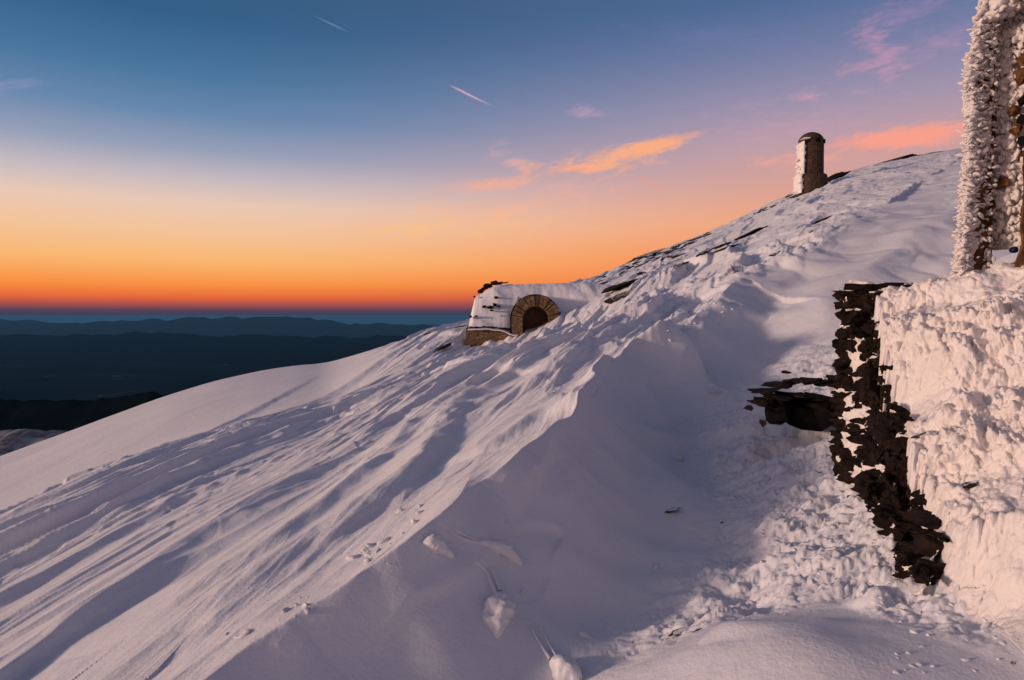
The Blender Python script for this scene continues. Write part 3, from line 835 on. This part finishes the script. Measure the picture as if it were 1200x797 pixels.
# thin dark slab above the arch
bm = arch_ring(ac.x, ac.z, 29.7/FOC*30.1, 28.0/FOC*30.1, 30.06, 31.6, 1.2)
child_bm('arch_cornice', bm, M_ROCKD, sh)
bm = bmesh.new(); box(bm, ac.x-.6, ac.x+.6, 30.75, 30.82, ac.z-1.3, ac.z+.62)
child_bm('door', bm, M_DOOR, sh)
bm = bmesh.new()
for k in range(5):
    x = ac.x-.5+k*.25; box(bm, x, x+.018, 30.72, 30.748, ac.z-1.3, ac.z+.55)
child_bm('door_planks', bm, M_DOOR, sh)
bm = bmesh.new()
for (px, py, w, h, d) in [(562,342,7,5,32.2),(567,338,8,5,32.3),(572,335,8,5,32.4),(578,332,9,4,32.5),(585,332,10,2.4,32.5),(591,331.6,10,1.2,32.5),(567,359,5,3,30.9),(575,360,7,4,30.85),(580,357,5,3,30.9),(576,364,4,2,30.7),(581,349,4,2.4,31.2),(558,370.5,4,1.4,30.5),(551,371,3,3,30.6),(556,348,3,2,31.6),(584,359,5,1.4,30.85),(588,370,2.5,1,30.5),(646,337,3,1.5,31.9),(660,333.5,5,1,32.2)]:
    rock_bm(bm, pt(px, py, d), (w/2/FOC*d*1.2, .16, h/2/FOC*d*1.2), px*.31, ang=-.2, jag=.6)
child_bm('roof_stones', bm, M_ROCKD, sh)
bm = bmesh.new()
for i in range(11):
    px = 549+i*4.6
    rock_bm(bm, pt(px, 383.5+random.uniform(-.5, .8)+max(0, (px-580)*.12), 30.08), (.12, .1, .035), px, jag=.5)
child_bm('eaves_stones', bm, M_ROCKD, sh)

# ------------------------------------------------------------------ domed tower
Dt = 62.0; k_ = Dt/FOC
tb = pt(950, 232, Dt)
tw = empty('domed_tower', tb); tag(tw, 'small round brown masonry tower with domed top on the ridge', 'tower')
def lathe(prof, cx, cy, ns=48, lump=0, seed=0):
    V = []
    for (r, z) in prof:
        for k in range(ns):
            a = 2*math.pi*k/ns; rr_ = r*(1+lump*mnoise.noise(Vector((math.cos(a)*2, math.sin(a)*2, z*1.5+seed))))
            V.append((cx+math.cos(a)*rr_, cy+math.sin(a)*rr_, z))
    return V, grid_faces(len(prof), ns, True)
cx = 0; r0 = 14.1*k_
zt = pt(0, 155.3, Dt).z-tb.z; zd = pt(0, 169, Dt).z-tb.z; zb = pt(0, 206, Dt).z-tb.z
V, F = lathe([(r0, zb-.2), (r0, zb+.5), (r0*.99, (zb+zd)/2), (r0*.985, zd)], (949.4-950)*k_, 0, 48, .012)
mesh_np('shaft', V, F, M_TOWER, tw)
dome = [(r0*1.0, zd+.002), (r0*1.0, zd+.12)]+[(r0*math.cos(a), zd+.12+(zt-zd-.12)*math.sin(a)) for a in np.linspace(.05, math.pi/2-.001, 12)]
V, F = lathe(dome, (949.4-950)*k_, 0, 48, .012); mesh_np('dome', V, F, M_TOWER, tw)
V, F = lathe([(17.4*k_, -2.2), (17.4*k_, zb-.22), (16.8*k_, zb-.02), (14.3*k_, zb+.08)], .02, 0, 48, .02, 4); mesh_np('plinth', V, F, M_TOWER, tw)
bm = bmesh.new()
for ax in (951.2, 961.2, 940.2):
    ox = (ax-949.4)*k_; yy = -math.sqrt(max(.01, r0*r0-ox*ox)); z = pt(0, 167.5, Dt).z-tb.z
    an = math.atan2(ox, -yy)
    t_ = bmesh.new(); box(t_, -.17, .17, -.09, .25, -.16, .16)
    bmesh.ops.transform(t_, matrix=Matrix.Translation((ox+(949.4-950)*k_, yy, z)) @ Matrix.Rotation(an, 4, 'Z'), verts=t_.verts)
    bm_obj('slit_window', t_, M_BLACK, tw)
bm.free()
bm = bmesh.new(); t_ = pt(0, 165, Dt).z-tb.z
rock_bm(bm, Vector(((938.5-950)*k_, -r0*.75, t_)), (5*k_, .35, .17), 3.3, ang=-.15, jag=.3); bm_obj('rime_hood', bm, M_RIME, tw)
V = []; rows = 60; ns = 22
for i in range(rows):
    f = i/(rows-1); py = 168+(228-168)*f
    z = pt(0, py, Dt).z-tb.z
    edge = 935.2 if py < 206 else 932.8
    w = np.interp(py, [168, 172, 180, 200, 206, 215, 224, 228], [1.4, 3.6, 3.4, 3.0, 3.4, 3.6, 4.4, 1.4])
    for k in range(ns):
        a = 2*math.pi*k/ns
        x = (edge-950+1.5)*k_+math.cos(a)*w*k_*(1+.9*mnoise.noise(Vector((math.cos(a), math.sin(a)*1.3, f*13)))+.5*mnoise.noise(Vector((math.cos(a)*3, math.sin(a)*3, f*40)))) ; y = -.2+math.sin(a)*.75
        V.append((x, y, z))
mesh_np('rime_crust', V, grid_faces(rows, ns, True), M_RIME, tw)
bm = bmesh.new()
for i in range(12):
    rock_bm(bm, Vector(((random.uniform(931, 936)-950)*k_, random.uniform(-.8, .3), pt(0, random.uniform(172, 226), Dt).z-tb.z)), (.2, .25, .14), i*2.2, jag=.7)
bm_obj('rime_lumps', bm, M_RIME, tw, True)

# ------------------------------------------------------------------ frosted building at right
Db = 4.75
bd = empty('frosted_building', pt(1150, 325, Db)); tag(bd, 'tall ruined stone doorway thickly coated with wind blown rime', 'building')
BL = Vector(bd.location)
def X_(px, d=Db): return (px-600)/FOC*d
def rime_sheet(name, px0, px1, py0, py1, dfun, amp, seed, nx=120, nz=420, hole=None, mat=None, fs=1.0):
    """lumpy surface: pixels across, heights down, distance from dfun"""
    V = []
    for i in range(nz):
        fv = i/(nz-1); z = pt(1150, py0, Db).z*(1-fv)+pt(1150, py1, Db).z*fv
        for j in range(nx):
            fu = j/(nx-1); d = dfun(fu, fv); x = X_(px0(fv)+(px1(fv)-px0(fv))*fu, d)
            p = Vector((x*fs, d*fs, z*fs))
            n = mnoise.fractal(p*9+Vector((seed, 0, 0)), .8, 2.1, 4)*amp+abs(mnoise.noise(p*26))*amp*.7
            V.append(Vector((x+mnoise.noise(p*11+Vector((0, seed, 5)))*amp*.8, d-n, z))-BL)
    return mesh_np(name, V, grid_faces(nz, nx), mat or M_RIME, bd)
# pillar of rusty stone
bm = bmesh.new()
x0 = X_(1124); x1 = X_(1158)
t_ = bmesh.new(); box(t_, 0, 1, 4.75, 5.15, pt(0, 420, Db).z, pt(0, -160, Db).z)
bmesh.ops.subdivide_edges(t_, edges=t_.edges, cuts=24, use_grid_fill=True)
for v in t_.verts:
    py_ = np.interp(v.co.z, [pt(0, 420, Db).z, pt(0, 345, Db).z, pt(0, 100, Db).z, pt(0, -160, Db).z], [345, 345, 100, -160])
    xa = X_(np.interp(py_, [0, 345], [1142, 1121])); xb = X_(1158)
    v.co.x = (xa+(xb-xa)*v.co.x)*v.co.y/4.75
    v.co += Vector((mnoise.noise(v.co*9), mnoise.noise(v.co*9+Vector((5, 0, 0))), 0))*.03
bm.free(); child_bm('pillar', t_, M_PILLAR, bd, True)
# rime on its windward side
def pebbles(name, n, fpos, smin, smax, seed, mat=M_RIME, sub=2):
    random.seed(seed)
    bm = bmesh.new()
    for i in range(n):
        p, sc3 = fpos()
        s = random.uniform(smin, smax)
        rock_bm(bm, p, (s*sc3[0], s*sc3[1], s*sc3[2]), i*1.73, rot=random.uniform(-.6, .6), ang=random.uniform(-.9, .6), jag=1.0)
    return child_bm(name, bm, mat, bd, True)
def ledge_(py): return np.interp(py, [-160, 0, 60, 95, 130, 200, 260, 320], [1138, 1136, 1126, 1119, 1124, 1121, 1118, 1114])
def f_left():
    py = random.uniform(-160, 342); e = float(ledge_(py))
    wmax = float(np.interp(py, [0, 150, 230, 322], [46, 34, 22, 12]))
    px = e+abs(random.gauss(0, 1))*wmax*.42
    if px > 1158 and py > 30: px = random.uniform(e, 1156)
    return Vector((X_(px), 4.71+random.uniform(-.02, .06)-.03*math.exp(-(px-e)/15), pt(0, py, Db).z)), (random.uniform(1.0, 2.2), .7, .6)
pebbles('rime_feathers', 2600, f_left, .006, .024, 31)
rime_sheet('rime_coat', lambda f: float(ledge_(-160+f*482))+3, lambda f: 1155-22*max(0, f-.6)/.4+3*math.sin(f*31), -160, 345, lambda u_, v_: 4.735+.25*(1-min(1, u_*3))**2+.05*u_**6, .05, 3.0, 90, 420)
def f_edge():
    py = random.uniform(20, 335); return Vector((X_(1152+random.gauss(0, 3.5)), 4.73+random.uniform(-.03, .05), pt(0, py, Db).z)), (.7, .8, .9)
pebbles('rime_edge', 300, f_edge, .008, .022, 33)
# recessed rime coated inner wall
def curtain(u_, v_): return 4.84-.30*u_
rime_sheet('rime_wall', lambda f: 1150, lambda f: 1260, -160, 292, curtain, .07, 9.0, 190, 420)
def f_wall():
    py = random.uniform(-10, 285); px = random.uniform(1160, 1198)
    dq = 4.82-.30*(px-1150)/110
    return Vector((X_(px, dq), dq+random.uniform(-.03, .03), pt(0, py, Db).z)), (.8, .7, 1.2)
pebbles('rime_knobs', 520, f_wall, .010, .034, 35)
random.seed(8)
for i in range(18):
    px = random.choice([random.uniform(1186, 1200), random.uniform(1168, 1200), random.uniform(1154, 1160)])
    bm = bmesh.new()
    dq = 4.80-.30*(px-1150)/110
    rock_bm(bm, Vector((X_(px, dq), dq, pt(0, random.uniform(30, 250), Db).z)), (random.uniform(.015, .04), .05, random.uniform(.03, .07)), i*1.9, jag=.6)
    child_bm('bare_stone', bm, M_PILLAR, bd)
# dark lintel top right and inner post
bm = bmesh.new(); box(bm, X_(1150), X_(1330), 4.6, 5.4, pt(0, 4, Db).z, pt(0, -170, Db).z)
bmesh.ops.subdivide_edges(bm, edges=bm.edges, cuts=10, use_grid_fill=True)
for v in bm.verts: v.co += Vector(((v.co.y-4.6)*.76, 0, 0))
for v in bm.verts: v.co += Vector((0, mnoise.noise(v.co*6), mnoise.noise(v.co*6+Vector((3, 3, 3)))))*.05
child_bm('lintel', bm, M_PILLAR, bd, True)
def f_lint():
    px = random.uniform(1140, 1215); py = -12+random.random()*26+max(0, (1185-px))*.35
    return Vector((X_(px), 4.62+random.uniform(-.03, .05), pt(0, py, Db).z)), (1, .8, .8)
pebbles('lintel_rime', 260, f_lint, .015, .045, 37)
bm = bmesh.new(); box(bm, X_(1195, 4.45), X_(1290, 4.45), 4.45, 5.2, pt(0, 420, 4.45).z, pt(0, -150, 4.45).z)
bmesh.ops.subdivide_edges(bm, edges=bm.edges, cuts=24, use_grid_fill=True)
for v in bm.verts:
    fz = max(0, min(1, (pt(0, 315, 4.5).z+.15-v.co.z)/.15)) if v.co.x < X_(1210, 4.45) else 0
    v.co += Vector((mnoise.noise(v.co*7)*.03-fz*.05+(v.co.y-4.45)*.76, mnoise.noise(v.co*7+Vector((5, 0, 0)))*.03, 0))
child_bm('inner_post', bm, M_PILLAR, bd, True)
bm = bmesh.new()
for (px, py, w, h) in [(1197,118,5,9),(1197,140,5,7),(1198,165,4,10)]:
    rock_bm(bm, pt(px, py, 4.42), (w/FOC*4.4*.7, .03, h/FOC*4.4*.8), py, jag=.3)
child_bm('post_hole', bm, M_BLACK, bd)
# little blue round thing on the sill
bp = pt(1187, 293, 4.66)
bl = empty('blue_pipe_end', bp); tag(bl, 'small round dark blue pipe end inside the frosted doorway', 'pipe')
V = []; ns = 24
for (r, y) in [(.0, -.03), (.011, -.03), (.016, -.028), (.019, -.02), (.019, .012), (.0, .012)]:
    for k in range(ns): V.append((math.cos(2*math.pi*k/ns)*r, y, math.sin(2*math.pi*k/ns)*r))
mesh_np('tube', V, grid_faces(6, ns, True), M_BLUE, bl)
V = []
for (r, y) in [(.0195, -.024), (.022, -.022), (.022, -.006), (.0195, -.004)]:
    for k in range(ns): V.append((math.cos(2*math.pi*k/ns)*r, y, math.sin(2*math.pi*k/ns)*r))
mesh_np('rim', V, grid_faces(4, ns, True), M_BLUE, bl)

# ------------------------------------------------------------------ clouds and contrails (lit volumes far away)
def vol_mat(name, dens, col, scale, thr, hetero=True):
    m = bpy.data.materials.new(name); m.use_nodes = True; nt = m.node_tree; nd = nt.nodes; lk = nt.links
    for n in list(nd):
        if n.type == 'BSDF_PRINCIPLED': nd.remove(n)
    out = [n for n in nd if n.type == 'OUTPUT_MATERIAL'][0]
    v = N(nd, 'ShaderNodeVolumePrincipled'); v.inputs['Color'].default_value = (*col, 1); v.inputs['Density'].default_value = dens
    v.inputs['Anisotropy'].default_value = .0
    if hetero:
        tc = N(nd, 'ShaderNodeTexCoord'); n1 = N(nd, 'ShaderNodeTexNoise', Scale=scale, Detail=4, Roughness=.6)
        mp = N(nd, 'ShaderNodeMapping'); mp.inputs['Rotation'].default_value = (0, R(-14), 0); mp.inputs['Scale'].default_value = (1, 1, 3.2)
        lk.new(tc.outputs['Object'], mp.inputs[0]); lk.new(mp.outputs[0], n1.inputs['Vector'])
        mr = N(nd, 'ShaderNodeMapRange'); mr.inputs['From Min'].default_value = thr; mr.inputs['From Max'].default_value = thr+.22; mr.inputs['To Max'].default_value = dens
        lk.new(n1.outputs['Fac'], mr.inputs['Value']); lk.new(mr.outputs[0], v.inputs['Density'])
    lk.new(v.outputs[0], out.inputs['Volume'])
    return m
# ------------------------------------------------------------------ haze
import itertools
hz = bpy.data.meshes.new('haze')
bx = 119500.0; zt_ = pt(947, 150, 62).z
zt_ = 36.0
vs = [(x, y, z) for z in (-1700, zt_) for y in (-bx, bx) for x in (-bx, bx)]
hz.from_pydata(vs, [], [(0, 1, 3, 2), (4, 6, 7, 5), (0, 4, 5, 1), (2, 3, 7, 6), (0, 2, 6, 4), (1, 5, 7, 3)])
hm_ = vol_mat('haze', 7.2e-6, (.11, .37, .70), 1, 0, False)
hz.materials.append(hm_); fix_normals(hz)
ho = link(bpy.data.objects.new('haze', hz)); tag(ho, 'thin blue evening haze', None, None, 'stuff')

# ------------------------------------------------------------------ world
w = bpy.data.worlds.new('World'); sc.world = w; w.use_nodes = True
nt = w.node_tree; nd = nt.nodes; lk = nt.links
bg = nd['Background']
tc = N(nd, 'ShaderNodeTexCoord'); sx = N(nd, 'ShaderNodeSeparateXYZ'); lk.new(tc.outputs['Generated'], sx.inputs[0])
def lin(c): return tuple(((v/255)/12.92 if v/255 < .04045 else ((v/255+.055)/1.055)**2.4) for v in c)
def ramp(stops, uu):
    cr = N(nd, 'ShaderNodeValToRGB'); cr.color_ramp.interpolation = 'B_SPLINE' if False else 'LINEAR'
    e = cr.color_ramp.elements
    while len(e) > 1: e.remove(e[-1])
    for i, (py, c) in enumerate(stops):
        el = (370-py)/FOC; s = el/math.sqrt(1+uu*uu+el*el) if py > -900 else -py/1e4
        pos = min(1, max(0, (s+.1)/1.1))
        x = e[0] if i == 0 else e.new(pos)
        x.position = pos; x.color = (*lin(c), 1)
    return cr
mr = N(nd, 'ShaderNodeMapRange'); mr.inputs['From Min'].default_value = -.1; mr.inputs['From Max'].default_value = 1
lk.new(sx.outputs['Z'], mr.inputs['Value'])
# zenith given as negative pseudo rows: -5000 -> sin el .5, -10000 -> 1
LEFT = [(420,(40,60,90)),(376,(34,62,84)),(370,(44,63,86)),(363,(88,66,86)),(356,(165,80,76)),(347,(232,104,60)),(331,(250,145,66)),(300,(250,184,114)),(262,(243,196,156)),(228,(232,200,182)),(198,(198,186,192)),(165,(152,160,184)),(120,(104,136,174)),(70,(74,118,158)),(0,(52,96,136)),(-5000,(64,82,114)),(-10000,(58,72,100))]
RIGHT = [(420,(40,60,90)),(376,(36,62,84)),(369,(54,64,86)),(361,(92,68,86)),(351,(150,80,80)),(340,(212,102,74)),(330,(240,124,72)),(300,(248,142,86)),(260,(240,164,124)),(215,(216,160,148)),(170,(192,158,166)),(120,(158,146,172)),(60,(118,126,164)),(0,(82,108,152)),(-5000,(76,80,112)),(-10000,(58,72,100))]
cl = ramp(LEFT, .62); crr = ramp(RIGHT, .42)
lk.new(mr.outputs[0], cl.inputs[0]); lk.new(mr.outputs[0], crr.inputs[0])
az = N(nd, 'ShaderNodeMapRange'); az.inputs['From Min'].default_value = -.45; az.inputs['From Max'].default_value = .50
az.interpolation_type = 'SMOOTHSTEP'
lk.new(sx.outputs['X'], az.inputs['Value'])
mx = N(nd, 'ShaderNodeMix', data_type='RGBA'); lk.new(az.outputs[0], mx.inputs[0]); lk.new(cl.outputs[0], mx.inputs[6]); lk.new(crr.outputs[0], mx.inputs[7])
# clouds and aircraft trails high in the sky, by direction: azimuth and elevation tangents
dv = N(nd, 'ShaderNodeMath', operation='MAXIMUM'); dv.inputs[1].default_value = .02; lk.new(sx.outputs['Y'], dv.inputs[0])
du = N(nd, 'ShaderNodeMath', operation='DIVIDE'); lk.new(sx.outputs['X'], du.inputs[0]); lk.new(dv.outputs[0], du.inputs[1])
dz = N(nd, 'ShaderNodeMath', operation='DIVIDE'); lk.new(sx.outputs['Z'], dz.inputs[0]); lk.new(dv.outputs[0], dz.inputs[1])
uv = N(nd, 'ShaderNodeCombineXYZ'); lk.new(du.outputs[0], uv.inputs[0]); lk.new(dz.outputs[0], uv.inputs[1])
def snoise(scale, sy, ang, det=6):
    mp = N(nd, 'ShaderNodeMapping'); mp.inputs['Rotation'].default_value = (0, 0, R(ang)); lk.new(uv.outputs[0], mp.inputs[0])
    m2 = N(nd, 'ShaderNodeMapping'); m2.inputs['Scale'].default_value = (1, sy, 1); lk.new(mp.outputs[0], m2.inputs[0])
    n = N(nd, 'ShaderNodeTexNoise', Scale=scale, Detail=det, Roughness=.62, Distortion=.6); lk.new(m2.outputs[0], n.inputs['Vector'])
    return n.outputs['Fac']
NA = snoise(16, 3.4, -12); NB = snoise(45, 2.4, -14)
nab = N(nd, 'ShaderNodeMath', operation='MULTIPLY_ADD'); nab.inputs[1].default_value = .45; lk.new(NB, nab.inputs[0]); lk.new(NA, nab.inputs[2])
NM = nab.outputs[0]     # about .72 in the middle
cur = mx.outputs[2]
def skyblob(px, py, hl, hh, ang, col, fac, nz=3.4, soft=1.7):
    global cur
    a, b_ = ray(px, py)
    if nz > .9: hl *= 1.25; hh *= 1.3
    s1 = N(nd, 'ShaderNodeVectorMath', operation='SUBTRACT'); s1.inputs[1].default_value = (a, b_, 0); lk.new(uv.outputs[0], s1.inputs[0])
    m1 = N(nd, 'ShaderNodeMapping'); m1.inputs['Rotation'].default_value = (0, 0, R(-ang)); lk.new(s1.outputs[0], m1.inputs[0])
    m2 = N(nd, 'ShaderNodeMapping'); m2.inputs['Scale'].default_value = (FOC/hl, FOC/hh, 0); lk.new(m1.outputs[0], m2.inputs[0])
    ln = N(nd, 'ShaderNodeVectorMath', operation='LENGTH'); lk.new(m2.outputs[0], ln.inputs[0])
    ad = N(nd, 'ShaderNodeMath', operation='MULTIPLY_ADD'); ad.inputs[1].default_value = -nz; lk.new(NM, ad.inputs[0]); lk.new(ln.outputs['Value'], ad.inputs[2])
    r_ = N(nd, 'ShaderNodeMapRange'); r_.interpolation_type = 'SMOOTHSTEP'
    r_.inputs['From Min'].default_value = 1-nz*.72; r_.inputs['From Max'].default_value = 1-nz*.72-soft
    r_.inputs['To Max'].default_value = fac; lk.new(ad.outputs[0], r_.inputs['Value'])
    k = N(nd, 'ShaderNodeMix', data_type='RGBA'); k.inputs[7].default_value = (*lin(col), 1)
    lk.new(r_.outputs[0], k.inputs[0]); lk.new(cur, k.inputs[6]); cur = k.outputs[2]
for a_ in [(560,262,120,14,0,(255,190,130),.35),(470,268,90,9,2,(255,196,120),.5),(560,252,70,14,0,(250,180,140),.4),(640,238,60,10,4,(246,178,150),.45),
           (572,217,66,9,4,(255,174,142),.95,1.2),(600,214,34,8,6,(255,174,140),.9,1.2),(603,188,30,12,-25,(244,180,160),.55),(660,222,60,24,0,(240,176,158),.35),(690,196,74,8,4,(252,172,132),.8,2.0,.9),
           (716,187,62,15,11,(252,176,136),.7,2.4,1.1),(745,178,50,12,16,(252,176,136),.7,2.2,1.0),(772,170,42,9,16,(255,174,124),.85,1.8,.8),(692,130,34,6,0,(206,166,186),.6),(920,150,140,30,8,(206,160,180),.35),
           (960,186,90,8,3,(250,164,140),.75,1.4),(1070,160,95,14,8,(252,160,138),.9,1.3,.7),(915,190,50,9,3,(244,168,150),.5),(1030,72,46,22,12,(200,150,172),.6,4.0),
           (1018,42,30,14,35,(196,148,172),.6,4.0),(1075,60,80,18,18,(196,148,184),.5,3.0),(1060,12,70,20,20,(170,136,180),.5,3.0),(940,116,24,6,10,(226,160,176),.6),
           (0,98,60,9,0,(150,150,185),.6),(860,48,120,16,-8,(120,126,176),.3)]:
    skyblob(*a_)
skyblob(553,113,34,1.9,-25,(230,182,186),.8,.7,1.2); skyblob(540,106,20,2.0,-25,(240,190,188),.5,.7,1.2); skyblob(764,216,36,1.3,-24,(250,150,110),.8,.3,.9); skyblob(388,28,26,1.8,-25,(120,146,184),.5,.4,.9)
# warm glow lobe added to the sky beyond the left edge, filling the shaded hollow
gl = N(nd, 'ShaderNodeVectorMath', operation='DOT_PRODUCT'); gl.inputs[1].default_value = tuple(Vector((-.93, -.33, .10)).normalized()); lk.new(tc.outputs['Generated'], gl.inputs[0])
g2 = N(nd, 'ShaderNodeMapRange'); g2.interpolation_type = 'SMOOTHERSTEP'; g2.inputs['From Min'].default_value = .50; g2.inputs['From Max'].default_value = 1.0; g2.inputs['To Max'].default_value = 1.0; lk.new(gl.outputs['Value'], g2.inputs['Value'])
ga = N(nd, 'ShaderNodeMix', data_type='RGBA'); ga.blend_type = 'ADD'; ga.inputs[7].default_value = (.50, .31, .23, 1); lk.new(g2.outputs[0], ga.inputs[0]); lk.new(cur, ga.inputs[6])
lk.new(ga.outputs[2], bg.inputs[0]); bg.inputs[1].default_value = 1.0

# ------------------------------------------------------------------ low warm sun, out of frame to the left
sd_ = bpy.data.lights.new('sun', 'SUN'); so = link(bpy.data.objects.new('sun', sd_))
SUN = Vector((-.95, -.24, .115)).normalized()
so.rotation_euler = SUN.to_track_quat('Z', 'Y').to_euler()
sd_.energy = 2.6; sd_.angle = R(6); sd_.color = (1, .69, .53)

# ------------------------------------------------------------------ render settings
sc.view_settings.view_transform = 'Standard'; sc.view_settings.look = 'None'; sc.view_settings.exposure = 0; sc.view_settings.gamma = 1
sc.cycles.use_denoising = True
try: sc.cycles.denoiser = 'OPENIMAGEDENOISE'
except Exception: pass
sc.cycles.max_bounces = 5; sc.cycles.diffuse_bounces = 3; sc.cycles.glossy_bounces = 2; sc.cycles.volume_bounces = 0
sc.cycles.volume_step_rate = 2.0; sc.cycles.volume_max_steps = 96
sc.cycles.use_adaptive_sampling = True; sc.cycles.adaptive_threshold = .02
